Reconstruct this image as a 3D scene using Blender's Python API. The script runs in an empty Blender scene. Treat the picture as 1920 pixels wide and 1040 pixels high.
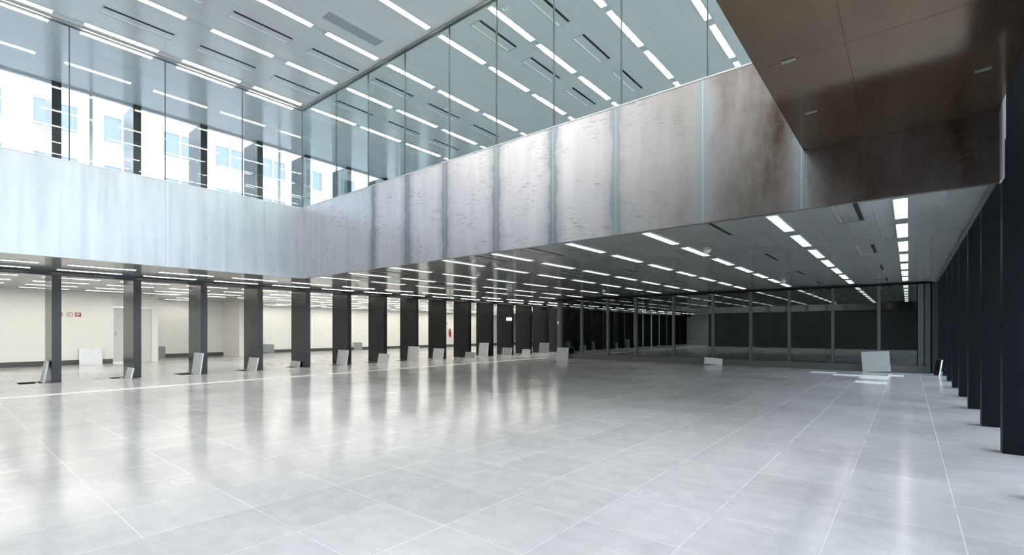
import bpy, bmesh, math, random
from mathutils import Matrix, Vector
random.seed(7)
C = bpy.context.scene.collection
SC = bpy.context.scene

# ------------------------------------------------------------------ camera, sky, exposure
TH = math.atan(743.5/906.7)                 # heading, left of +Y
cd = bpy.data.cameras.new('camera'); cam = bpy.data.objects.new('camera', cd); C.objects.link(cam)
cam.location = (0, 0, 1.17); cam.rotation_euler = (math.pi/2, 0, TH)
cd.sensor_width = 36; cd.lens = 17.0; cd.shift_y = 100/1920; cd.clip_end = 400; cd.clip_start = 0.05
SC.camera = cam
W = bpy.data.worlds.new('overcast_sky'); SC.world = W; W.use_nodes = True
bg = W.node_tree.nodes['Background']; bg.inputs[0].default_value = (0.86, 0.925, 1.0, 1); bg.inputs[1].default_value = 4.5
SC.view_settings.view_transform = 'Standard'; SC.view_settings.look = 'None'
SC.view_settings.exposure = 0.9; SC.view_settings.gamma = 1.0; SC.view_settings.use_curve_mapping = False
E_UP = 20.0      # strip lights of the upper ceiling
E_LOW = 1.9      # strip lights of the low ceiling beyond the hall
E_AISLE = 26    # strip lights of the left aisle

H1, H2, H3, ZS = 2.52, 4.244, 6.783, 3.118
XA = -11.8       # face of the left fascia
YB = 6.06        # face of the far fascia
XL = -14.84      # front edge of the left columns
XR = 0.694       # front edge of the right columns
YG = 17.45       # glazed wall at the end

# ------------------------------------------------------------------ node helpers
def mat(name):
    m = bpy.data.materials.new(name); m.use_nodes = True
    nt = m.node_tree; return m, nt, nt.nodes['Principled BSDF']
def node(nt, t, **kw):
    n = nt.nodes.new(t)
    for k, v in kw.items():
        if k.startswith('i_'):
            n.inputs[int(k[2:])].default_value = v
        else: setattr(n, k, v)
    return n
def mth(nt, op, a, b=None, c=None, clamp=False):
    n = nt.nodes.new('ShaderNodeMath'); n.operation = op; n.use_clamp = clamp
    for i, v in enumerate((a, b, c)):
        if v is None: continue
        if isinstance(v, (int, float)): n.inputs[i].default_value = v
        else: nt.links.new(v, n.inputs[i])
    return n.outputs[0]
def mixc(nt, f, a, b):
    n = nt.nodes.new('ShaderNodeMix'); n.data_type = 'RGBA'
    for s, v in ((n.inputs[0], f), (n.inputs[6], a), (n.inputs[7], b)):
        if isinstance(v, (int, float)): s.default_value = v
        elif isinstance(v, tuple): s.default_value = (*v, 1) if len(v) == 3 else v
        else: nt.links.new(v, s)
    return n.outputs[2]
def ramp(nt, f, a, b):
    n = nt.nodes.new('ShaderNodeMapRange'); n.inputs[1].default_value = a; n.inputs[2].default_value = b
    nt.links.new(f, n.inputs[0]); return n.outputs[0]
def coords(nt, scale=(1, 1, 1)):
    t = nt.nodes.new('ShaderNodeTexCoord'); mp = nt.nodes.new('ShaderNodeMapping')
    mp.inputs['Scale'].default_value = scale
    nt.links.new(t.outputs['Object'], mp.inputs[0]); return mp.outputs[0]
def noise(nt, vec, scale, detail=3, rough=0.5):
    n = nt.nodes.new('ShaderNodeTexNoise'); n.inputs['Scale'].default_value = scale
    n.inputs['Detail'].default_value = detail; n.inputs['Roughness'].default_value = rough
    nt.links.new(vec, n.inputs[0]); return n.outputs['Fac']
def xyz(nt, vec):
    n = nt.nodes.new('ShaderNodeSeparateXYZ'); nt.links.new(vec, n.inputs[0]); return n.outputs
def bump(nt, h, p, strength=0.2, dist=0.02):
    b = nt.nodes.new('ShaderNodeBump'); b.inputs['Strength'].default_value = strength
    b.inputs['Distance'].default_value = dist
    nt.links.new(h, b.inputs['Height']); nt.links.new(b.outputs[0], p.inputs['Normal'])

def plain(name, col, rough=0.5, metal=0.0, var=0.06, nscale=6, spec=0.5):
    m, nt, p = mat(name)
    f = noise(nt, coords(nt), nscale)
    a = tuple(max(0, c*(1-var)) for c in col); b = tuple(min(1, c*(1+var)) for c in col)
    nt.links.new(mixc(nt, f, a, b), p.inputs['Base Color'])
    p.inputs['Roughness'].default_value = rough; p.inputs['Metallic'].default_value = metal
    p.inputs['Specular IOR Level'].default_value = spec
    return m
def emit(name, col, s, louvre=False):
    m, nt, p = mat(name)
    p.inputs['Base Color'].default_value = (0.8, 0.8, 0.8, 1); p.inputs['Emission Color'].default_value = (*col, 1)
    p.inputs['Emission Strength'].default_value = s
    if louvre:                               # cross blades of the louvre
        o = xyz(nt, coords(nt)); w = mth(nt, 'FRACT', mth(nt, 'MULTIPLY', o[1], 22))
        k = mth(nt, 'MULTIPLY_ADD', mth(nt, 'LESS_THAN', w, 0.28), -0.45*s, s)
        nt.links.new(k, p.inputs['Emission Strength'])
    return m
def glass(name, tint, rough=0.0, ior=1.5):
    m, nt, p = mat(name); nt.nodes.remove(p)
    out = nt.nodes['Material Output']
    tr = nt.nodes.new('ShaderNodeBsdfTransparent'); tr.inputs[0].default_value = (*tint, 1)
    gl = nt.nodes.new('ShaderNodeBsdfGlossy'); gl.inputs['Roughness'].default_value = rough
    gl.inputs[0].default_value = (0.95, 1, 0.99, 1)
    fr = nt.nodes.new('ShaderNodeFresnel'); ge = nt.nodes.new('ShaderNodeNewGeometry')
    # same reflectance on both faces of the pane
    nt.links.new(mth(nt, 'MULTIPLY_ADD', ge.outputs['Backfacing'], 1/ior-ior, ior), fr.inputs[0])
    mx = nt.nodes.new('ShaderNodeMixShader')
    nt.links.new(fr.outputs[0], mx.inputs[0]); nt.links.new(tr.outputs[0], mx.inputs[1])
    nt.links.new(gl.outputs[0], mx.inputs[2]); nt.links.new(mx.outputs[0], out.inputs[0])
    return m

# ---- polished floor of 0.6 m access tiles
def floor_mat():
    m, nt, p = mat('polished_access_tiles'); v = coords(nt); o = xyz(nt, v)
    tx = mth(nt, 'DIVIDE', mth(nt, 'SUBTRACT', o[0], 0.24), 0.6)
    ty = mth(nt, 'DIVIDE', mth(nt, 'SUBTRACT', o[1], 2.59), 0.6)
    def edge(t, w):
        f = mth(nt, 'FRACT', t); d = mth(nt, 'MINIMUM', f, mth(nt, 'SUBTRACT', 1, f))
        return mth(nt, 'LESS_THAN', d, w)
    jn = noise(nt, v, 1.3, 3)
    jx = mth(nt, 'MULTIPLY', edge(tx, 0.0032), mth(nt, 'GREATER_THAN', jn, 0.40))
    jy = mth(nt, 'MULTIPLY', edge(ty, 0.0028), mth(nt, 'GREATER_THAN', noise(nt, v, 0.9, 3), 0.42))
    joint = mth(nt, 'MAXIMUM', jx, jy)
    wn = nt.nodes.new('ShaderNodeTexWhiteNoise'); wn.noise_dimensions = '2D'
    cb = nt.nodes.new('ShaderNodeCombineXYZ')
    nt.links.new(mth(nt, 'FLOOR', tx), cb.inputs[0]); nt.links.new(mth(nt, 'FLOOR', ty), cb.inputs[1])
    nt.links.new(cb.outputs[0], wn.inputs[0])
    big = noise(nt, v, 0.55, 5, 0.6); fine = noise(nt, v, 7, 6, 0.65)
    f = mth(nt, 'ADD', mth(nt, 'MULTIPLY', big, 0.55), mth(nt, 'ADD', mth(nt, 'MULTIPLY', fine, 0.33), mth(nt, 'MULTIPLY', wn.outputs[0], 0.12)))
    streak = noise(nt, coords(nt, (0.9, 7.0, 1)), 2.2, 4, 0.65)     # mop and trolley streaks
    f = ramp(nt, mth(nt, 'MULTIPLY_ADD', mth(nt, 'SUBTRACT', streak, 0.5), 0.17, f), 0.33, 0.67)
    c = mixc(nt, f, (0.375, 0.375, 0.392), (0.53, 0.53, 0.555))
    dust = ramp(nt, noise(nt, v, 1.1, 7, 0.75), 0.60, 0.78)
    c = mixc(nt, mth(nt, 'MULTIPLY', dust, 0.45), c, (0.78, 0.79, 0.80))
    def blob(cx, cy, ax, ay):               # distance in units of the scuff's own size, ragged
        dx = mth(nt, 'DIVIDE', mth(nt, 'SUBTRACT', o[0], cx), ax); dy = mth(nt, 'DIVIDE', mth(nt, 'SUBTRACT', o[1], cy), ay)
        return mth(nt, 'ADD', mth(nt, 'SQRT', mth(nt, 'ADD', mth(nt, 'MULTIPLY', dx, dx), mth(nt, 'MULTIPLY', dy, dy))), mth(nt, 'MULTIPLY', mth(nt, 'SUBTRACT', fine, 0.5), 0.9))
    ring = mth(nt, 'SUBTRACT', 1, mth(nt, 'MULTIPLY', mth(nt, 'ABSOLUTE', mth(nt, 'SUBTRACT', blob(-4.38, 1.29, .075, .07), 1)), 5), clamp=True)
    smear = mth(nt, 'SUBTRACT', 1.0, mth(nt, 'MULTIPLY', blob(-4.62, 0.70, .42, .30), 0.8), clamp=True)
    spot = mth(nt, 'SUBTRACT', 1.0, blob(-6.64, 1.38, .12, .16), clamp=True)
    scuff = mth(nt, 'MAXIMUM', mth(nt, 'MULTIPLY', ring, 0.7), mth(nt, 'MAXIMUM', mth(nt, 'MULTIPLY', smear, 0.35), mth(nt, 'MULTIPLY', spot, 0.5)))
    c = mixc(nt, mth(nt, 'MULTIPLY', scuff, 0.75), c, (0.68, 0.69, 0.70))
    c = mixc(nt, mth(nt, 'MULTIPLY', joint, mth(nt, 'MULTIPLY_ADD', ramp(nt, noise(nt, v, 1.9, 3), 0.35, 0.65), 0.5, 0.08)), c, (0.78, 0.79, 0.80))
    nt.links.new(c, p.inputs['Base Color'])
    r = mth(nt, 'MULTIPLY_ADD', f, 0.03, 0.15)
    nt.links.new(mth(nt, 'MAXIMUM', r, mth(nt, 'MULTIPLY', joint, 0.5)), p.inputs['Roughness'])
    p.inputs['Specular IOR Level'].default_value = 0.32
    return m

# ---- glossy metal plank ceiling, planks run along Y
def ceiling_mat(name, a, b, tilt, rough, pw=0.31, pl=1.55):
    m, nt, p = mat(name); v = coords(nt); o = xyz(nt, v)
    cb = nt.nodes.new('ShaderNodeCombineXYZ')
    nt.links.new(o[1], cb.inputs[0]); nt.links.new(o[0], cb.inputs[1])
    br = nt.nodes.new('ShaderNodeTexBrick'); nt.links.new(cb.outputs[0], br.inputs[0])
    br.inputs['Color1'].default_value = (0, 0, 0, 1); br.inputs['Color2'].default_value = (1, 1, 1, 1)
    br.inputs['Mortar'].default_value = (0.5, 0.5, 0.5, 1)
    br.inputs['Scale'].default_value = 1; br.inputs['Mortar Size'].default_value = 0.0022
    br.inputs['Brick Width'].default_value = pl; br.inputs['Row Height'].default_value = pw
    rnd = nt.nodes.new('ShaderNodeSeparateColor'); nt.links.new(br.outputs[0], rnd.inputs[0]); rr = rnd.outputs[0]
    sm = noise(nt, v, 0.8, 3)
    c = mixc(nt, mth(nt, 'ADD', mth(nt, 'MULTIPLY', rr, 0.4), mth(nt, 'MULTIPLY', sm, 0.6)), a, b)
    c = mixc(nt, mth(nt, 'MULTIPLY', br.outputs['Fac'], 0.45), c, (0.10, 0.10, 0.10))
    nt.links.new(c, p.inputs['Base Color'])
    p.inputs['Roughness'].default_value = rough; p.inputs['Specular IOR Level'].default_value = 0.7
    # every plank hangs a hair out of level, and is slightly wavy
    v2 = coords(nt, (5, 0.5, 1)); w = noise(nt, v2, 1.0, 3)
    tx = mth(nt, 'ADD', mth(nt, 'MULTIPLY', mth(nt, 'SUBTRACT', rr, 0.5), tilt), mth(nt, 'MULTIPLY', mth(nt, 'SUBTRACT', w, 0.5), tilt*1.2))
    w2 = noise(nt, coords(nt, (1, 3, 1)), 1.4, 2)
    ty = mth(nt, 'MULTIPLY', mth(nt, 'SUBTRACT', w2, 0.5), tilt*0.5)
    nv = nt.nodes.new('ShaderNodeCombineXYZ'); nt.links.new(tx, nv.inputs[0]); nt.links.new(ty, nv.inputs[1])
    ge = nt.nodes.new('ShaderNodeNewGeometry')
    ad = nt.nodes.new('ShaderNodeVectorMath'); ad.operation = 'ADD'
    nt.links.new(ge.outputs['Normal'], ad.inputs[0]); nt.links.new(nv.outputs[0], ad.inputs[1])
    nm = nt.nodes.new('ShaderNodeVectorMath'); nm.operation = 'NORMALIZE'; nt.links.new(ad.outputs[0], nm.inputs[0])
    nt.links.new(nm.outputs[0], p.inputs['Normal'])
    return m

# ---- mill-finish steel sheets with blue heat bands at the joints
def steel_mat(name, axis, joints, base, base2, band, band_w=0.10, scratches=1.0, rough=0.38, metal=0.55, warm=None, wobble=0.20):
    m, nt, p = mat(name); v = coords(nt); o = xyz(nt, v); s = o[axis]
    vs = coords(nt, (1, 1, 0.35))
    wob = noise(nt, coords(nt, (1, 1, 0.8)), 4.0, 5, 0.7)
    sw = mth(nt, 'ADD', s, mth(nt, 'MULTIPLY', mth(nt, 'SUBTRACT', wob, 0.5), wobble))
    dist = None; fine = None
    for j in joints:
        d = mth(nt, 'ABSOLUTE', mth(nt, 'SUBTRACT', sw, j)); dist = d if dist is None else mth(nt, 'MINIMUM', dist, d)
        e = mth(nt, 'ABSOLUTE', mth(nt, 'SUBTRACT', s, j)); fine = e if fine is None else mth(nt, 'MINIMUM', fine, e)
    near = mth(nt, 'SUBTRACT', 1, ramp(nt, dist, band_w*0.75, band_w*1.15))
    halo = mth(nt, 'SUBTRACT', 1, ramp(nt, dist, band_w, band_w*3.0))
    line = mth(nt, 'LESS_THAN', fine, 0.004)
    blotch = ramp(nt, noise(nt, vs, 1.7, 5, 0.65), 0.3, 0.7)
    vert = ramp(nt, noise(nt, coords(nt, (4, 4, 0.25)), 1.4, 3), 0.3, 0.7)
    c = mixc(nt, mth(nt, 'MULTIPLY_ADD', blotch, 0.5, mth(nt, 'MULTIPLY', vert, 0.5)), base, base2)
    if warm:                                 # the last sheet and a half is browner steel
        x0, x1, wc = warm
        c = mixc(nt, mth(nt, 'MULTIPLY', ramp(nt, sw, x0, x1), mth(nt, 'MULTIPLY_ADD', blotch, 0.35, 0.65)), c, wc)
    if scratches:
        z = (0, 1)[axis]
        sc = coords(nt, (6.0, 6.0, 55.0)); n1 = noise(nt, sc, 1.0, 6, 0.75)
        patch = ramp(nt, noise(nt, v, 2.2, 3), 0.42, 0.62)
        scr = mth(nt, 'MULTIPLY', mth(nt, 'MULTIPLY', ramp(nt, n1, 0.565, 0.60), patch), scratches)
        inner = mth(nt, 'SUBTRACT', 1, near)
        c = mixc(nt, mth(nt, 'MULTIPLY', mth(nt, 'MULTIPLY', scr, inner), 0.75), c, tuple(x*0.30 for x in base))
    c = mixc(nt, mth(nt, 'MULTIPLY', halo, 0.55 if wobble > .1 else 0.12), c, tuple(x*0.55 for x in base))
    c = mixc(nt, mth(nt, 'MULTIPLY', near, 0.85), c, band)
    c = mixc(nt, mth(nt, 'MULTIPLY', line, 0.35), c, (0.75, 0.75, 0.75))
    nt.links.new(c, p.inputs['Base Color'])
    nt.links.new(mth(nt, 'MULTIPLY_ADD', blotch, 0.14, rough-0.07), p.inputs['Roughness'])
    p.inputs['Metallic'].default_value = metal
    bump(nt, noise(nt, coords(nt, (1.2, 1.2, 0.6)), 1.6, 2), p, 0.25 if wobble > .1 else 0.05, 0.03)
    return m

JB = [-8.77, -7.65, -6.56, -5.31, -4.17, -3.12, -1.95, -0.90]
M = {}
M['floor'] = floor_mat()
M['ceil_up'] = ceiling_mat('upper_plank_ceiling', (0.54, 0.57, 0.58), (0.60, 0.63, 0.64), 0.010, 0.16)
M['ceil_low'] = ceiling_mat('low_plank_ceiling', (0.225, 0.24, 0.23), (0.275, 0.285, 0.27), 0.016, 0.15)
M['ceil_hatch'] = plain('grey_hatch', (0.30, 0.32, 0.33), 0.3, 0, .05, 2)
M['steel_b'] = steel_mat('mill_steel_sheets', 0, JB, (0.50, 0.49, 0.52), (0.65, 0.63, 0.66), (0.22, 0.255, 0.285), 0.075, 1.0, 0.36, 0.85, (-4.1, -1.5, (0.052, 0.036, 0.023)))
M['steel_a'] = steel_mat('galvanised_steel_sheets', 1, [-2.2, 0.5, 3.21, 5.2], (0.28, 0.31, 0.33), (0.44, 0.465, 0.485), (0.345, 0.38, 0.40), 0.03, 0, 0.36, 0.75, None, 0.03)
M['bronze'] = plain('dark_bronze_steel', (0.215, 0.155, 0.10), 0.12, 0.85, 0.22, 1.2)
M['black'] = plain('black_steel', (0.008, 0.009, 0.010), 0.20, 0.0, 0.15, 2, 0.30)
M['black_r'] = plain('black_steel_right', (0.006, 0.007, 0.009), 0.45, 0.0, 0.15, 2, 0.10)
M['blackm'] = plain('black_matt', (0.009, 0.009, 0.010), 0.6, 0, .05, 3, 0.15)
M['white'] = plain('white_plaster', (0.80, 0.79, 0.75), 0.75, 0, 0.02)
M['wdoor'] = plain('pale_grey_door', (0.62, 0.63, 0.62), 0.5, 0, 0.02)
M['skirt'] = plain('dark_grey_skirting', (0.075, 0.075, 0.075), 0.5)
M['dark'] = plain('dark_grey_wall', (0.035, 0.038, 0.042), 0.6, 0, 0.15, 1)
M['frame'] = plain('grey_metal_frame', (0.17, 0.175, 0.18), 0.35, 0.6)
M['alu'] = plain('brushed_aluminium', (0.42, 0.43, 0.42), 0.3, 0.8)
M['lamp_frame'] = plain('pale_metal_trim', (0.5, 0.52, 0.53), 0.35, 0.3)
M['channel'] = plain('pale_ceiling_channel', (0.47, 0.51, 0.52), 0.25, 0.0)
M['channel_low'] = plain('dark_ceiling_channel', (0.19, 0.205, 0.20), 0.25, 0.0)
M['tile'] = plain('grey_floor_tile_face', (0.44, 0.46, 0.47), 0.35, 0, 0.08, 3)
M['tile_dark'] = plain('dark_floor_tile_face', (0.24, 0.25, 0.26), 0.35, 0, 0.15, 3)
M['tile_pale'] = plain('pale_floor_tile_face', (0.78, 0.80, 0.82), 0.4, 0, 0.04, 3)
M['tile_edge'] = plain('tile_edge', (0.66, 0.74, 0.76), 0.5)
M['tile_core'] = plain('tile_underside', (0.30, 0.31, 0.31), 0.5, 0.4)
M['strip'] = plain('white_threshold', (0.82, 0.83, 0.84), 0.3)
M['lampU'] = emit('upper_strip_diffuser', (1.0, 0.965, 0.88), E_UP)
M['lampL'] = emit('low_strip_louvre', (1.0, 0.985, 0.90), E_LOW, True)
M['lampA'] = emit('aisle_strip_diffuser', (1.0, 0.97, 0.88), E_AISLE)
M['glassA'] = glass('clear_glass', (0.97, 0.985, 0.985), 0.0, 1.35)
M['glassB'] = glass('greenish_glass', (0.90, 0.955, 0.945), 0.0, 1.3)
M['glassD'] = glass('dark_tinted_glass', (0.55, 0.63, 0.62), 0.0, 2.4)
M['glassF'] = glass('facade_glass', (0.95, 0.98, 0.985), 0.0, 1.25)
M['joint'] = plain('dark_silicone_joint', (0.05, 0.075, 0.075), 0.4)
M['ext_wall'] = plain('white_render', (0.58, 0.59, 0.61), 0.8, 0, 0.03, 1)
M['ext_glass'] = plain('far_window_glass', (0.10, 0.125, 0.16), 0.15, 0)
M['ext_ground'] = plain('pale_paving', (0.50, 0.50, 0.50), 0.8, 0, 0.08, 1)
M['terrace'] = plain('roof_gravel', (0.22, 0.23, 0.25), 0.9, 0, 0.1, 2)
M['red'] = plain('fire_red', (0.60, 0.03, 0.02), 0.35)
M['signw'] = plain('sign_white', (0.85, 0.85, 0.82), 0.5, 0, 0.01)
M['sign_red'] = plain('sign_red', (0.36, 0.04, 0.03), 0.5)
M['green'] = emit('exit_green', (0.04, 0.30, 0.14), 0.5)
M['signlit'] = emit('exit_white', (0.85, 1.0, 0.92), 0.9)
M['plastic'] = plain('white_plastic', (0.72, 0.72, 0.70), 0.4)
M['recess'] = plain('underfloor_dark', (0.03, 0.03, 0.03), 0.9)

# ------------------------------------------------------------------ mesh helpers
class MB:
    def __init__(self): self.bm = bmesh.new()
    def box(self, x0, x1, y0, y1, z0, z1, mi=0, mx=None):
        vs = [self.bm.verts.new((x, y, z)) for x in (x0, x1) for y in (y0, y1) for z in (z0, z1)]
        if mx is not None:
            for v in vs: v.co = mx @ v.co
        for q in ((0, 1, 3, 2), (4, 6, 7, 5), (0, 4, 5, 1), (2, 3, 7, 6), (0, 2, 6, 4), (1, 5, 7, 3)):
            f = self.bm.faces.new([vs[i] for i in q]); f.material_index = mi
        return self
    def prism(self, pts, z0, z1, mi=0, mx=None):        # polygon in XY, extruded in Z
        a = [self.bm.verts.new((x, y, z0)) for x, y in pts]; b = [self.bm.verts.new((x, y, z1)) for x, y in pts]
        if mx is not None:
            for v in a+b: v.co = mx @ v.co
        fs = [self.bm.faces.new(a[::-1]), self.bm.faces.new(b)]
        n = len(pts)
        for i in range(n): fs.append(self.bm.faces.new((a[i], a[(i+1) % n], b[(i+1) % n], b[i])))
        for f in fs: f.material_index = mi
        return self
    def lathe(self, prof, seg=20, mi=0, mx=None):       # (r, z) profile about Z
        rings = []
        for r, z in prof:
            rings.append([self.bm.verts.new((r*math.cos(2*math.pi*i/seg), r*math.sin(2*math.pi*i/seg), z)) for i in range(seg)])
        if mx is not None:
            for rg in rings:
                for v in rg: v.co = mx @ v.co
        for a, b in zip(rings, rings[1:]):
            for i in range(seg):
                f = self.bm.faces.new((a[i], a[(i+1) % seg], b[(i+1) % seg], b[i])); f.material_index = mi; f.smooth = True
        for rg, rev in ((rings[0], True), (rings[-1], False)):
            f = self.bm.faces.new(rg[::-1] if rev else rg); f.material_index = mi
        return self
    def build(self, name, ms, parent=None, bevel=0):
        bmesh.ops.recalc_face_normals(self.bm, faces=self.bm.faces[:])
        if bevel:
            bmesh.ops.bevel(self.bm, geom=self.bm.edges[:], offset=bevel, segments=2, affect='EDGES', profile=0.6)
        me = bpy.data.meshes.new(name); self.bm.to_mesh(me); self.bm.free()
        for m in (ms if isinstance(ms, (list, tuple)) else [ms]): me.materials.append(M[m])
        o = bpy.data.objects.new(name, me); C.objects.link(o)
        if parent: o.parent = parent
        return o
def tag(o, label=None, cat=None, group=None, kind=None):
    if label: o['label'] = label
    if cat: o['category'] = cat
    if group: o['group'] = group
    if kind: o['kind'] = kind
    return o
def empty(name, loc=(0, 0, 0), rz=0):
    o = bpy.data.objects.new(name, None); C.objects.link(o); o.location = loc; o.rotation_euler.z = rz
    o.empty_display_size = 0.1; return o
def struct(name, mb, ms, label=None, parent=None):
    o = mb.build(name, ms, parent)
    if not parent: o['kind'] = 'structure'
    if label: o['label'] = label
    return o
kids = {}
def copy_tree(o, parent=None):
    c = o.copy(); C.objects.link(c); c.parent = parent
    for ch in KIDS.get(o, []): copy_tree(ch, c)
    return c
KIDS = {}
def reg(root, *parts): KIDS.setdefault(root, []).extend(parts); return root
ORD = ['first', 'second', 'third', 'fourth', 'fifth', 'sixth', 'seventh', 'eighth', 'ninth', 'tenth', 'eleventh', 'twelfth',
       'thirteenth', 'fourteenth', 'fifteenth', 'sixteenth', 'seventeenth', 'eighteenth', 'nineteenth', 'twentieth']

# ================================================================== THE SETTING
# columns: near faces at Y
LY = [1.84+1.475*k for k in range(-6, 18)]
RY = [6.53+1.72*k for k in range(-5, 9)]
# floor openings in front of the left columns  (x0,x1,y0,y1)
holes = []
for k, (x0, x1, dep) in {0: (-15.55, -14.98, .42), 1: (-15.45, -15.05, .30), 2: (-15.50, -14.92, .36), 3: (-15.52, -15.0, .28),
                         4: (-15.70, -15.2, .2), 5: (-15.5, -15.0, .25), 6: (-15.55, -15.0, .26), 7: (-15.6, -15.1, .3)}.items():
    y = 1.84+1.475*k; holes.append((x0, x1, y-.08-dep, y-.08))
xs = sorted({-26.5, XL+8, 3.2} | {h[0] for h in holes} | {h[1] for h in holes})
ys = sorted({-8.0, 40.0} | {h[2] for h in holes} | {h[3] for h in holes})
fb = MB()
for i in range(len(xs)-1):
    for j in range(len(ys)-1):
        a, b, c_, d_ = xs[i], xs[i+1], ys[j], ys[j+1]
        mx_, my_ = (a+b)/2, (c_+d_)/2
        if any(h[0] < mx_ < h[1] and h[2] < my_ < h[3] for h in holes): continue
        vs = [fb.bm.verts.new(q) for q in ((a, c_, 0), (b, c_, 0), (b, d_, 0), (a, d_, 0))]; fb.bm.faces.new(vs)
bmesh.ops.remove_doubles(fb.bm, verts=fb.bm.verts[:], dist=1e-5)
for h in holes:                                          # sides of the openings
    for (p, q) in (((h[0], h[2]), (h[1], h[2])), ((h[1], h[2]), (h[1], h[3])), ((h[1], h[3]), (h[0], h[3])), ((h[0], h[3]), (h[0], h[2]))):
        vs = [fb.bm.verts.new(t) for t in ((*p, 0), (*q, 0), (*q, -.2), (*p, -.2))]; f = fb.bm.faces.new(vs); f.material_index = 1
fb.box(-26.5, 3.2, -8, 40, -.32, -.2, 1)
struct('floor', fb, ['floor', 'recess'], 'polished grey floor of large square tiles with pale joints')
struct('trim_1', MB().box(-12.30, -12.04, -8, 17.2, 0, .004), 'strip', 'white threshold strip across the floor below the left fascia')

# ceilings
struct('ceiling', MB().box(-26.5, XA-.06, -8, 40, H1, H1+.55).box(XA-.06, .62, YB+.06, 24, H1, H1+.55), 'ceil_low', 'low grey metal plank ceiling under the upper floor')
struct('ceiling', MB().box(-15.0, 2.6, -8, 26, H3, H3+.35), 'ceil_up', 'high pale metal ceiling over the hall and upper floor')
# upper floor over the slab
struct('floor', MB().box(-14.9, XA-.06, -8, 24, H1+.56, H1+.66).box(XA-.06, .62, YB+.06, 24, H1+.56, H1+.66), 'floor', 'upper storey floor behind the steel fascia')
struct('floor', MB().box(-26.5, -15.0, -8, 40, H1+.56, H1+.62), 'terrace', 'flat roof outside the upper windows')

# fascias
struct('wall_left', MB().box(XA-.06, XA, -8, YB, H1-.03, H2), 'steel_a', 'pale galvanised steel fascia on the left of the hall')
struct('wall_far', MB().box(XA, .62, YB, YB+.06, H1-.03, H2), 'steel_b', 'mill steel fascia across the hall, turning brown to the right')
struct('wall_near', MB().box(XA, .62, -3.06, -3.0, H1-.03, H2), 'steel_b')
struct('wall_near', MB().box(XA, .62, -3.3, -3.07, 0, H1+.5), 'dark')
struct('trim_2', MB().box(XA-.03, XA+.006, -3.0, YB-.005, H2, H2+.02).box(XA-.03, .6, YB-.006, YB+.03, H2, H2+.02), 'lamp_frame', 'thin bright metal capping along the top of both steel fascias')

# upper glazing: window_1 over the left fascia, window_2 over the far one
def glazing(name, label, axis, c, a0, a1, joints, z0, z1, gm, railz):
    r = empty(name); r['kind'] = 'structure'; r['label'] = label
    def bx(mb, u0, u1, v0, v1, w0, w1):                  # u along the wall, v across it
        return mb.box(v0, v1, u0, u1, w0, w1) if axis == 1 else mb.box(u0, u1, v0, v1, w0, w1)
    bx(MB(), a0, a1, c-.035, c+.035, z1-.055, z1).build('head_frame', 'alu', r)
    m = MB()
    bx(m, a0, a1, c-.012, c+.012, z1-.075, z1-.05); m.build('black_gasket', 'joint', r)
    e = [a0]+joints+[a1]
    for i in range(len(e)-1):
        bx(MB(), e[i]+.008, e[i+1]-.008, c-.008, c+.008, z0, z1-.06).build('glass_pane', gm, r)
    for j in joints:
        bx(MB(), j-.009, j+.009, c-.012, c+.012, z0, z1-.07).build('joint', 'joint', r)
    return r
glazing('window_1', 'clear frameless glazing above the left steel fascia', 1, XA-.035, -3, YB, [-2.72, -1.25, .22, 1.70, 3.17, 4.66], H2+.02, H3, 'glassA', 0)
glazing('window_2', 'greenish frameless glazing above the far steel fascia', 0, YB+.035, XA, .62, [-10.27, -9.0, -7.75, -6.47, -5.33, -4.17, -3.05, -1.9, -.75], H2+.02, H3, 'glassB', 0)
glazing('window_3', 'frameless glazing above the near fascia', 0, -3.035, XA, .62, [-10.27, -9.0, -7.75, -6.47, -5.33, -4.17, -3.05, -1.9, -.75], H2+.02, H3, 'glassB', 0)
MB().box(XA-.02, XA+.0, YB-.0, YB+.02, H2, H3).build('joint', 'joint', bpy.data.objects['window_1'])

# glazed wall at the end of the low part, with curb, mullions and dark room behind
struct('baseboard_far', MB().box(-11.62, .46, YG-.12, YG+.15, 0, .2), 'frame', 'low metal sill under the dark glazed wall')
gw = empty('window_4'); gw['kind'] = 'structure'; gw['label'] = 'dark full-height glazed wall with grey metal mullions at the far end'
gx = [-11.62, -10.55, -9.34, -8.13, -6.66, -5.27, -4.06, -2.93, -1.77, -.66, .22]
for i in range(len(gx)-1):
    MB().box(gx[i]+.04, gx[i+1]-.04, YG+.02, YG+.035, .2, H1-.06).build('glass_pane', 'glassD', gw)
for i, x in enumerate(gx[1:-1]):
    MB().box(x-.035, x+.035, YG-.05, YG+.08, .2, H1-.06).build('mullion', 'frame', gw, .004)
MB().box(gx[0]-.1, gx[0]+.06, YG-.08, YG+.12, .2, H1-.06).build('end_post', 'frame', gw, .004)
MB().box(.2, .32, YG-.08, YG+.12, .2, H1-.06).box(.34, .46, YG-.04, YG+.12, .2, H1-.06).build('end_post', 'frame', gw, .004)
MB().box(-11.72, .46, YG-.05, YG+.08, H1-.06, H1-.003).build('head_rail', 'blackm', gw)
# dark room
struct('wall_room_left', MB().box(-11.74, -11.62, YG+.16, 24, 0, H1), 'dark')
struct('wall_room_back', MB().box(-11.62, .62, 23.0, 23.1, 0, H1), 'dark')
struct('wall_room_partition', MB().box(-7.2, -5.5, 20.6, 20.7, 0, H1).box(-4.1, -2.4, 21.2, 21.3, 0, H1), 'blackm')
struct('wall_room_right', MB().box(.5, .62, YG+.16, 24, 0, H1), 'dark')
struct('wall_end', MB().box(.62, 2.6, 23.9, 24, 0, H3).box(-14.9, .62, 23.9, 24, H1+.67, H3), 'dark')
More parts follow.
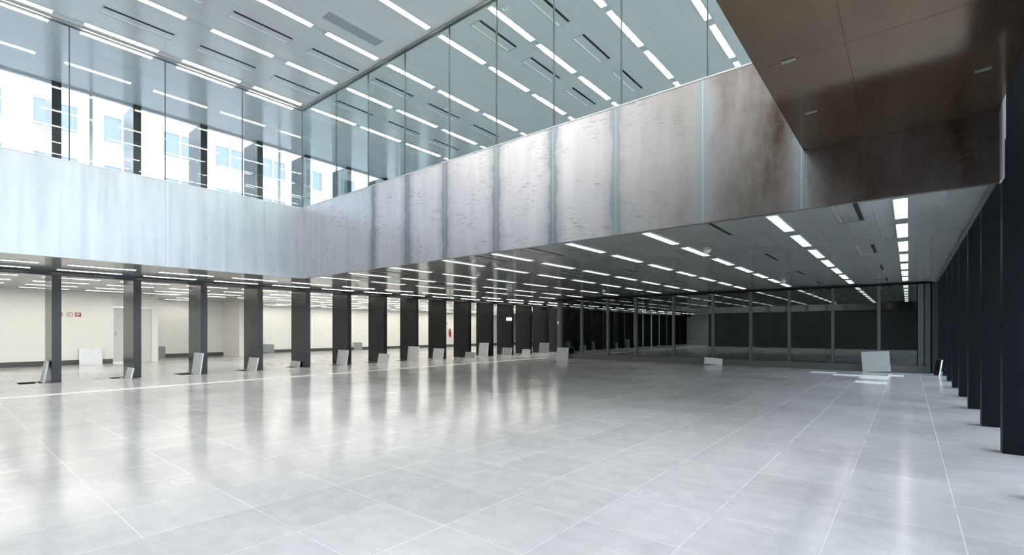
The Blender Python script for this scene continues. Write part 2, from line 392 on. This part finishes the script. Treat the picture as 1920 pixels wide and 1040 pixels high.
# left aisle walls
struct('wall_aisle_near', MB().box(-22.3, -22.1, -8, 4.36, 0, H1), 'white', 'off-white wall of the left aisle carrying red fire signs')
struct('wall_aisle_return', MB().box(-25.1, -22.3, 5.55, 5.75, 0, H1).box(-22.5, -22.35, 4.36, 5.55, 2.05, H1), 'white')
d1 = empty('door_1', (-22.4, 4.36, 0)); d1['kind'] = 'structure'; d1['label'] = 'pale grey door recessed at the end of the aisle wall'
MB().box(-.04, .04, .02, 1.19, 0.01, 2.03).build('door_leaf', 'wdoor', d1, .004)
MB().box(.05, .09, .1, .13, 1.0, 1.14).box(.04, .07, .1, .13, 1.03, 1.11).build('door_handle', 'alu', d1, .003)
struct('wall_aisle_middle', MB().box(-25.3, -25.1, 5.75, 9.05, 0, H1), 'white')
struct('wall_aisle_pier', MB().box(-25.3, -23.3, 9.05, 9.95, 0, H1), 'white', 'bright white pier between the two aisle walls')
struct('wall_aisle_far', MB().box(-26.5, -26.3, 9.95, 40, 0, H1), 'white', 'long off-white wall of the left aisle with dark skirting')
struct('wall_aisle_end', MB().box(-26.5, -14.0, 39.8, 40, 0, H1), 'white')
struct('wall_sky_block', MB().box(XA-.3, 2.6, -8.1, -8.0, H1+.7, H3).box(1.85, 1.95, -8, -3, H1, H3), 'white')  # unseen back wall, added to keep open sky out of the fascia reflections
struct('wall_aisle_start', MB().box(-26.5, XA-.3, -8.1, -8.0, 0, H3), 'white')
struct('wall_corridor', MB().box(-14.1, -14.0, 24, 40, 0, H1).box(-14.0, -11.62, 24, 24.1, 0, H1), 'dark')
struct('baseboard_aisle_near', MB().box(-22.1, -22.085, -8, 3.0, .0, .17).box(-22.1, -22.085, 3.0, 4.34, 0, .17), 'skirt')
struct('baseboard_aisle_middle', MB().box(-25.1, -25.085, 5.76, 9.04, 0, .17), 'skirt')
struct('baseboard_aisle_far', MB().box(-26.3, -26.285, 9.96, 39, 0, .17), 'skirt')
# beam over the left columns
struct('trim_3', MB().box(XL-.04, XL+.03, -8, 24, H1-.11, H1-.003), 'black', 'black beam along the heads of the left columns')
struct('trim_4', MB().box(.58, .615, YB+.07, YG-.2, H1-.02, H1-.002), 'frame')
struct('trim_5', MB().box(XR-.05, XR-.03, YB-.0, YB+.05, ZS-.25, H2-.1).box(.625, .64, 5.9, YB+.06, H1-.03, H2), 'lamp_frame')

# upper outer wall: panes between the left columns; right outer wall
win_n = [5]
for k, y in enumerate(LY[:-1]):
    if y+1.475 < -2.5 or y > 19: continue
    w = empty('window_%d' % win_n[0]); win_n[0] += 1; w['kind'] = 'structure'
    w['label'] = 'tall upper outer window between black columns'
    y0, y1 = y+.16, y+1.475
    MB().box(XL-.12, XL-.10, y0+.02, y1-.02, H1+.72, H3-.04).build('glass_pane', 'glassF', w)
    MB().box(XL-.15, XL-.08, y0, y1, H3-.045, H3-.003).box(XL-.15, XL-.08, y0, y1, H1+.66, H1+.72).build('window_frame', 'lamp_frame', w)
    if k % 3 == 0 or abs(y-1.84) < .01:
        MB().box(XL-.14, XL-.09, y0+.50, y0+.56, H1+.72, H3-.045).build('mullion', 'lamp_frame', w)
struct('wall_right', MB().box(1.72, 1.80, -8, 24, H3-.6, H3).box(1.72, 1.80, -8, 24, H1-.1, H1+.7).box(1.72, 1.8, -8, 24, 0, .12), 'frame')
for k in range(len(RY)-1):
    w = empty('window_%d' % win_n[0]); win_n[0] += 1; w['kind'] = 'structure'
    w['label'] = 'outer window behind the right row of black columns'
    y0, y1 = RY[k]+.16, RY[k+1]
    MB().box(1.75, 1.77, y0, y1, .12, H1-.1).build('glass_pane', 'glassF', w)
    MB().box(1.75, 1.77, y0, y1, H1+.7, H3-.6).build('glass_pane', 'glassF', w)

# bronze soffit of the overhead bridge
br = empty('bridge', (0, 0, ZS))
tag(br, 'dark bronze steel bridge crossing overhead at top right', 'bridge')
def seam_bridge():
    ysm = [-2.98, 0.6, 2.2, 3.96, YB-.005]; xsm = [-.88, -.33, .62]
    k = 0
    for i in range(len(xsm)-1):
        for j in range(len(ysm)-1):
            MB().box(xsm[i]+.0015, xsm[i+1]-.0015, ysm[j]+.0015, ysm[j+1]-.0015, 0, .01).build('soffit_panel', 'bronze', br)
seam_bridge()
MB().box(-.878, .62, -2.98, YB-.005, .012, .38).build('deck', 'bronze', br)
for (x, y) in ((-.67, 3.96), (-.67, 5.02), (.43, 5.02)):
    MB().box(x-.045, x+.045, y-.02, y+.02, -.006, 0).build('bracket_plate', 'alu', br)

# columns -----------------------------------------------------------
def make_fin(depth_sign):
    r = empty('steel_column')
    x0, x1 = (-.95, 0) if depth_sign < 0 else (0, .95)
    a = MB().box(x0, x1, 0, .16, 0.004, H3-.002).build('plate', 'black' if depth_sign < 0 else 'black_r', r, .003 if depth_sign < 0 else 0)
    reg(r, a); return r
proto = make_fin(-1)
n = 0
for y in LY:
    c = proto if n == 0 else copy_tree(proto); n += 1
    c.location = (XL, y, 0)
    k = round((y-1.84)/1.475)
    if k < 0: lab = 'black steel column of the left row, left of the picture edge'
    elif k < 11: lab = 'black steel plate column, %s from the left in the left row' % (ORD[k] if k else 'leftmost')
    else: lab = 'black steel plate column at the crowded far end of the left row'
    tag(c, lab, 'column', 'black steel columns of the left row')
protoR = make_fin(1)
for i, y in enumerate(RY):
    c = protoR if i == 0 else copy_tree(protoR)
    c.location = (XR, y, 0)
    k = i-5
    if k < 0: lab = 'black steel column of the right row beside the camera'
    elif k < 9: lab = 'black steel plate column of the right row, %s' % ('nearest' if k == 0 else ORD[k]+' counting from the nearest')
    tag(c, lab, 'column', 'black steel columns of the right row')

# ================================================================== CEILING FITTINGS
def make_lamp(lampmat, Wd=.056):
    r = empty('strip_light')
    m = MB(); L = .56
    m.box(-Wd-.008, -Wd, -L-.008, L+.008, -.012, 0); m.box(Wd, Wd+.008, -L-.008, L+.008, -.012, 0)
    m.box(-Wd, Wd, -L-.008, -L, -.012, 0); m.box(-Wd, Wd, L, L+.008, -.012, 0)
    f = m.build('frame', 'lamp_frame', r)
    d = MB().box(-Wd, Wd, -L, L, -.008, -.002).build('diffuser', lampmat, r)
    reg(r, f, d); return r
YS = [.33, 1.88, 3.42, 4.83, 6.35, 7.85, 9.41, 10.94, 12.49, 14.04, 15.6]   # near ends
XU = [-.03, -1.24, -2.79, -4.07, -5.61, -6.88, -8.48, -10.04, -11.64]
rowname = ['ninth row', 'eighth row', 'seventh row', 'sixth row', 'fifth row', 'fourth row', 'third row', 'second row', 'first row']
rown = ['row under the right end', 'second row from the right', 'third row from the right', 'fourth row from the right', 'fifth row from the right', 'sixth row from the right',
        'seventh row from the right', 'eighth row from the right', 'ninth row from the right']
up = make_lamp('lampU'); first = True
ups = [-2.77, -1.22]+YS  # leading entries: unseen lamps behind the camera, added to light the hall
for r_, x in enumerate(XU):
    for j, y in enumerate(ups):
        if r_ == 0 and y < 6: continue
        if y > 10: continue
        c = up if first else copy_tree(up); first = False
        c.location = (x if r_ < 8 else -11.64, y+.56, H3)
        if y < 6:
            q = 5-j; where = '%s before the far glazing' % ORD[max(0, 5-j)]
        else:
            where = '%s behind the far glazing' % ORD[j-6]
        tag(c, 'bright upper ceiling strip light, %s from the left, %s' % (rowname[r_], where), 'ceiling light', 'strip lights of the upper ceiling')
low = make_lamp('lampL'); first = True
XW = [-.065, -1.24, -2.79, -4.05, -5.59, -6.84, -8.48, -10.04, -11.35]
for r_, x in enumerate(XW):
    for j, y in enumerate(YS[4:]):
        c = low if first else copy_tree(low); first = False
        c.location = (x, y-.06+.56, H1)
        tag(c, 'low ceiling strip light, %s, %s from the fascia' % (rown[r_], ORD[j]), 'ceiling light', 'strip lights of the low ceiling')
ais = make_lamp('lampA', .032); first = True
XAI = [-13.25, -14.45, -16.6, -18.1, -19.6, -21.0, -22.9, -24.4, -25.6]
an = ['row nearest the hall', 'row just before the columns', 'first row beyond the columns', 'second row beyond the columns', 'third row beyond the columns',
      'fourth row beyond the columns', 'fifth row beyond the columns', 'sixth row beyond the columns', 'row beside the far aisle wall']
for r_, x in enumerate(XAI):
    for j in range(-3, 19):
        y = .33+1.55*j
        if r_ > 5 and y < 6: continue
        if r_ == 8 and y < 10.5: continue
        if r_ == 6 and 8 < y < 11: continue
        if r_ == 7 and 7.9 < y < 9.9: continue
        if (r_ < 2 and j > 14): continue
        c = ais if first else copy_tree(ais); first = False
        c.location = (x, y+.56, H1)
        pos = '%s left of the picture edge' % ORD[-1-j] if j < 0 else '%s along it' % ORD[j]
        tag(c, 'left aisle strip light, %s, %s' % (an[r_], pos), 'ceiling light', 'strip lights of the left aisle')
# pale channels that carry the strip lights between fittings
t = 6
def gaps(xrow, ylist, half, z, y_end, m, lab):
    global t
    mb = MB()
    for a, b in zip(ylist[:-1], ylist[1:]):
        mb.box(xrow-.05, xrow+.05, a+1.12+half, b-half, z-.003, z)
    struct('trim_%d' % t, mb, m, lab); t += 1
for x in XU[1:]: gaps(x, [v for v in ups if v < 10]+[10.98], .012, H3, 0, 'channel', None)
for x in XW: gaps(x, [v-.06 for v in YS[4:]], .012, H1, 0, 'channel_low', None)

def make_vent(dark):
    r = empty('air_slot')
    m = MB(); L, a = .54, .135
    m.box(-a-.006, -a, -L, L, -.006, 0); m.box(a, a+.006, -L, L, -.006, 0); m.box(-a, a, -L-.006, -L, -.006, 0); m.box(-a, a, L, L+.006, -.006, 0)
    f = m.build('frame', 'lamp_frame' if not dark else 'ceil_low', r)
    s1 = MB().box(.08, .122, -L+.02, L-.02, -.005, 0).build('black_slot', 'blackm', r)
    s2 = MB().box(-.12, -.085, -L+.02, L-.02, -.005, 0).build('grey_slot', 'signw' if not dark else 'alu', r)
    s3 = MB().box(-.06, .06, -L+.02, L-.02, -.003, 0).build('cover_plate', 'ceil_up' if not dark else 'ceil_low', r)
    reg(r, f, s1, s2, s3); return r
XV = [-10.88, -9.27, -6.1, -4.87, -2.03, -.54]
vn = ['first row from the left', 'second row from the left', 'third row from the left', 'fourth row from the left', 'second row from the right', 'rightmost row']
hp = empty('access_hatch', (-8.0, 5.1, H3))
MB().box(-.12, .12, -.56, .56, -.004, 0).build('hatch_panel', 'ceil_hatch', hp)
MB().box(-.13, -.12, -.57, .57, -.006, 0).box(.12, .13, -.57, .57, -.006, 0).box(-.12, .12, -.57, -.56, -.006, 0).box(-.12, .12, .56, .57, -.006, 0).build('frame', 'lamp_frame', hp)
tag(hp, 'darker grey access panel in upper ceiling between light rows near the glazing corner', 'ceiling hatch')
vu = make_vent(False); first = True
for i, x in enumerate(XV[:4]):
    for j, y in enumerate([1.97, 3.45, 4.9, 6.38, 7.92, 9.5]):
        if x > -7 and y < 6 and y > 2: continue
        c = vu if first else copy_tree(vu); first = False
        c.location = (x, y+.54, H3)
        tag(c, 'air slot in upper ceiling, %s, %s' % (vn[i], ORD[j if j < 3 else j-3]+(' before the glazing' if y < 6 else ' behind the glazing')), 'air vent', 'air slots of the upper ceiling')
vl = make_vent(True); first = True
for i, x in enumerate(XV):
    for j, y in enumerate([6.2, 9.36, 12.42, 15.5] if i % 2 or i == 0 else [6.15, 9.3, 12.42, 15.5]):
        c = vl if first else copy_tree(vl); first = False
        c.location = (x, y+.54, H1)
        tag(c, 'air slot in low ceiling, %s, %s from the fascia' % (vn[i], ORD[j]), 'air vent', 'air slots of the low ceiling')

sd = empty('smoke_detector')
reg(sd, MB().lathe([(.062, 0), (.062, -.012), (.05, -.02)], 20).build('base', 'plastic', sd),
    MB().lathe([(.045, -.02), (.045, -.035), (.03, -.048), (.012, -.05)], 20).build('sensor_head', 'plastic', sd))
sdl = [((-2.61, 8.34, H1), 'on the low ceiling near the third light row from the right'), ((-2.63, 14.86, H1), 'on the low ceiling near the dark glazed wall, right'),
       ((-7.95, 14.58, H1), 'on the low ceiling near the dark glazed wall, left'), ((-7.95, 8.41, H1), 'on the low ceiling behind the far fascia, left end'),
       ((-20.24, 2.95, H1), 'on the aisle ceiling above the red fire signs'), ((-13.12, 14.37, H1), 'on the ceiling before the left columns, far end'),
       ((-12.69, 8.21, H1), 'on the ceiling before the left columns, middle'), ((-5.41, 6.42, H3), 'on the upper ceiling just behind the far glazing'),
       ((-9.0, 8.39, H3), 'on the upper ceiling deep behind the far glazing')]
for i, (p, lab) in enumerate(sdl):
    c = sd if i == 0 else copy_tree(sd); c.location = p
    tag(c, 'round white smoke detector '+lab, 'smoke detector', 'ceiling smoke detectors')

# ================================================================== LOOSE FLOOR TILES
def make_tile(name, w, h, face, loc, rz, tilt, roll=0, th=.032):
    """a raised-floor tile standing on its edge; local face looks to -Y, leaning back to +Y"""
    r = empty(name, loc, rz)
    mx = Matrix.Rotation(-tilt, 4, 'X') @ Matrix.Rotation(roll, 4, 'Y')
    z0 = w/2*abs(math.sin(roll))
    mx = Matrix.Translation((0, 0, z0)) @ mx
    MB().box(-w/2+.004, w/2-.004, -.0, .006, .004, h-.004, 0, mx).build('top_sheet', face, r)
    MB().box(-w/2, w/2, .006, th, 0, h, 0, mx).build('edge_trim', 'tile_edge', r)
    MB().box(-w/2+.02, w/2-.02, th, th+.008, .02, h-.02, 0, mx).build('back_sheet', 'tile_core', r)
    return r
tl = [  # column index, x centre, width, height, face
    (0, -15.22, .42, .50, 'tile', 'against the leftmost column, seen nearly edge-on'),
    (1, -14.90, .50, .27, 'tile', 'low, against the second column from the left'),
    (2, -14.86, .62, .58, 'tile', 'tall, against the third column from the left'),
    (3, -14.98, .60, .39, 'tile', 'against the fourth column from the left'),
    (4, -15.42, .60, .20, 'tile', 'very low, against the fifth column from the left'),
    (5, -15.02, .62, .52, 'tile', 'tall, against the sixth column from the left'),
    (6, -14.74, .62, .35, 'tile', 'against the seventh column from the left, overhanging its edge'),
    (7, -14.88, .64, .57, 'tile', 'tall, against the eighth column from the left'),
    (8, -15.08, .62, .45, 'tile', 'against the ninth column from the left'),
    (9, -14.68, .60, .26, 'tile_dark', 'low and dark, before the tenth column from the left'),
    (10, -15.25, .58, .62, 'tile', 'tallest, against the eleventh column from the left'),
    (11, -15.08, .60, .36, 'tile_dark', 'against the black column that carries the exit sign'),
    (12, -15.05, .50, .24, 'tile', 'low, just right of the exit sign column'),
    (13, -14.98, .62, .54, 'tile_dark', 'dark, at the far end of the left column row'),
]
for k, x, w, h, face, lab in tl:
    y = 1.84+1.475*k; tilt = math.asin(min(.9, .075/h)) if h > .3 else .2
    t_ = make_tile('floor_tile', w, h, face, (x, y-.012-.042-h*math.sin(tilt), 0), 0, tilt)
    if k == 0: t_.rotation_euler.z = math.radians(0)
    tag(t_, 'grey lifted floor tile leaning '+lab, 'floor tile', 'lifted floor tiles leaning on the left columns')
def lean(w, h, face, loc, rz, lab, roll=0, tilt=.14, th=.032):
    tag(make_tile('floor_tile', w, h, face, loc, rz, tilt, roll, th), lab, 'floor tile')
HP = math.pi/2
lean(.62, .56, 'tile_pale', (-21.96, 3.72, 0), HP, 'white lifted floor tile leaning on the aisle wall below the fire signs')
lean(.66, .50, 'tile_dark', (-24.96, 6.36, 0), HP, 'grey tilted floor tile leaning on the middle aisle wall', .06)
lean(.60, .46, 'tile_dark', (-26.16, 11.6, 0), HP, 'grey floor tile on the far aisle wall, seen right of the fourth column', .05)
lean(.60, .46, 'tile_dark', (-26.16, 17.0, 0), HP, 'grey floor tile on the far aisle wall, seen right of the sixth column', .03)
lean(.58, .46, 'tile', (-11.36, 17.18, 0), .0, 'pale grey floor tile leaning at the left end of the glazed wall')
lean(.60, .23, 'tile_pale', (-5.2, 17.22, 0), .0, 'low white floor tile leaning at the middle of the glazed wall', .05)
lean(.64, .58, 'tile', (-.70, 17.10, 0), .06, 'large speckled grey floor tile leaning on glazed wall, below its right end', -.06, .2)
lean(.40, .42, 'blackm', (.56, 16.95, 0), math.radians(-78), 'black floor tile seen edge-on beside the right end post')
n_ = 0
for (cx, cy, lab) in ((-1.86, 16.05, 'leftmost'), (-1.26, 15.5, 'second from left'), (-.665, 15.75, 'farthest of the three in line'),
                      (-.665, 14.7, 'middle of the three in line'), (-.665, 13.5, 'nearest'), (-.12, 16.0, 'rightmost')):
    y0 = 2.59+.6*round((cy-2.59-.3)/.6); x0 = cx-.3
    w = .6 if lab != 'rightmost' else .34
    o = MB().box(x0+.006, x0+w-.006, y0+.006, y0+.594, 0, .004).build('pale_floor_tile', 'tile_pale')
    tag(o, 'pale clean tile in the floor before the glazed wall, '+lab, 'floor tile', 'pale tiles before the glazed wall')

# ================================================================== SIGNS AND SMALL THINGS
def wall_sign(y, motif, lab):
    r = empty('fire_sign', (-22.1, y, 1.725))
    s = .07
    MB().box(0, .006, -s*1.1, s*1.1, -s, s).build('plate', 'signw' if motif == 1 else 'sign_red', r)
    m = MB()
    if motif == 0:      # red with a white hose cabinet
        m.box(.006, .008, -s*.8, s*.45, -s*.7, s*.7); m.build('symbol', 'signw', r)
        MB().box(.008, .0095, -s*.6, -s*.2, -s*.4, s*.4).build('inner_mark', 'sign_red', r)
    elif motif == 1:    # red outline with a lozenge
        for a in (-1, 1):
            m.box(.006, .008, a*s*1.02-.006, a*s*1.02+.006, -s*.93, s*.93); m.box(.006, .008, -s*1.0, s*1.0, a*s*.9-.006, a*s*.9+.006)
        for q in range(4):
            mx = Matrix.Rotation(q*HP+math.pi/4, 4, 'X'); m.box(.006, .008, -.04, .04, .034, .046, 0, mx)
        m.build('symbol', 'sign_red', r)
    else:               # red with white flag shape
        m.box(.006, .008, -s*.62, s*.6, -s*.12, s*.62); m.box(.006, .008, -s*.62, -s*.2, -s*.65, -s*.12); m.build('symbol', 'signw', r)
        MB().box(.008, .0095, -s*.3, s*.35, s*.08, s*.16).box(.008, .0095, -s*.3, s*.35, s*.3, s*.36).build('inner_mark', 'sign_red', r)
    tag(r, lab, 'sign'); return r
wall_sign(2.92, 0, 'red and white fire sign on aisle wall, leftmost, half behind the column')
wall_sign(3.19, 1, 'white fire sign with red outline and lozenge, middle of three')
wall_sign(3.40, 2, 'red fire sign with white flag-like symbol, rightmost of three')
# running-man exit sign hung on a far column
ex = empty('exit_sign', (-14.98, 1.84+1.475*11-.03, 1.74)); ex.rotation_euler.z = 0
MB().box(-.17, .17, 0, .026, -.085, .085).build('housing', 'green', ex, .004)
MB().box(.075, .15, -.003, 0, -.06, .06).build('lit_door', 'signlit', ex)
MB().box(-.15, -.095, -.003, 0, -.055, .055).build('lit_panel', 'signlit', ex)
rm = MB()
rm.box(-.02, .01, -.003, 0, .035, .06).box(-.03, .02, -.003, 0, -.01, .03)
rm.box(-.045, .0, -.003, 0, -.05, -.03, 0, Matrix.Rotation(.5, 4, 'Y')).box(0, .045, -.003, 0, -.03, -.012, 0, Matrix.Rotation(.4, 4, 'Y'))
rm.build('running_figure', 'signlit', ex)
tag(ex, 'small green and white lit exit sign on a far black column', 'sign')
# extinguisher on the far aisle wall
fe = empty('fire_extinguisher', (-26.2, 24.75, .72))
MB().lathe([(.05, 0), (.075, .02), (.075, .40), (.05, .46), (.025, .48)], 18).build('cylinder', 'red', fe)
MB().lathe([(.022, .48), (.022, .54)], 12).box(-.02, .02, -.06, .06, .54, .57).box(-.015, .015, -.09, .02, .59, .61).build('valve_handle', 'blackm', fe)
hs = MB()
for i in range(8):
    a0 = i/8*2.4; hs.box(-.012, .012, -.08-.03*math.sin(a0)-.012, -.08-.03*math.sin(a0)+.012, .10+i*.055, .165+i*.055)
hs.build('hose', 'blackm', fe)
MB().box(-.1, -.075, -.04, .04, .2, .3).build('wall_bracket', 'blackm', fe)
tag(fe, 'red fire extinguisher with black hose on the far aisle wall', 'fire extinguisher')
o = wall_sign(24.5, 2, 'small red fire sign above the far extinguisher'); o.location = (-26.3, 24.5, 1.72)
# call point on the end post
cp = empty('call_point', (-11.66, YG-.085, 1.52))
MB().box(-.045, .045, -.03, 0, -.06, .06).build('housing', 'plastic', cp, .006)
MB().box(-.03, .03, -.033, -.03, -.02, .03).build('window', 'signw', cp)
tag(cp, 'small white switch box on left end post of glazed wall', 'switch')
# levelling feet left by the openings
for i, (x, y, lab) in enumerate(((-15.02, 1.62, 'beside the leftmost column'), (-15.14, 3.14, 'beside the second column'))):
    ft = empty('tile_foot', (x, y, 0))
    MB().lathe([(.035, 0), (.035, .008), (.012, .012), (.012, .05), (.028, .054), (.028, .06)], 14).build('pedestal', 'plastic', ft)
    tag(ft, 'small white tile pedestal lying by the floor opening '+lab, 'pedestal')

# ================================================================== OUTSIDE
struct('ground', MB().box(1.85, 40, -30, 60, -.3, -.02), 'ext_ground', 'pale paving outside the right windows')
bd = empty('building', (-34, 8, 0)); tag(bd, 'overexposed white building with window bands seen through the upper left windows', 'building')
MB().box(-8, 0, -34, 50, 0, 22).build('wall', 'ext_wall', bd)
for f_ in range(7):
    z = 3.4+f_*2.7
    MB().box(0, .25, -34, 50, z-.55, z-.35).build('string_course', 'ext_wall', bd)
    m = MB()
    for q in range(30):
        y = -32+q*2.75; m.box(0, .06, y, y+1.7, z, z+1.45)
    o = m.build('window_band', 'ext_glass', bd)
    m = MB()
    for q in range(30):
        y = -32+q*2.75
        m.box(.06, .12, y+.8, y+.9, z, z+1.45); m.box(.06, .16, y-.08, y+1.78, z-.1, z)
        m.box(.06, .12, y-.06, y+.02, z, z+1.5).box(.06, .12, y+1.68, y+1.76, z, z+1.5).box(.06, .12, y, y+1.7, z+1.42, z+1.5)
    m.build('window_surround', 'ext_wall', bd)
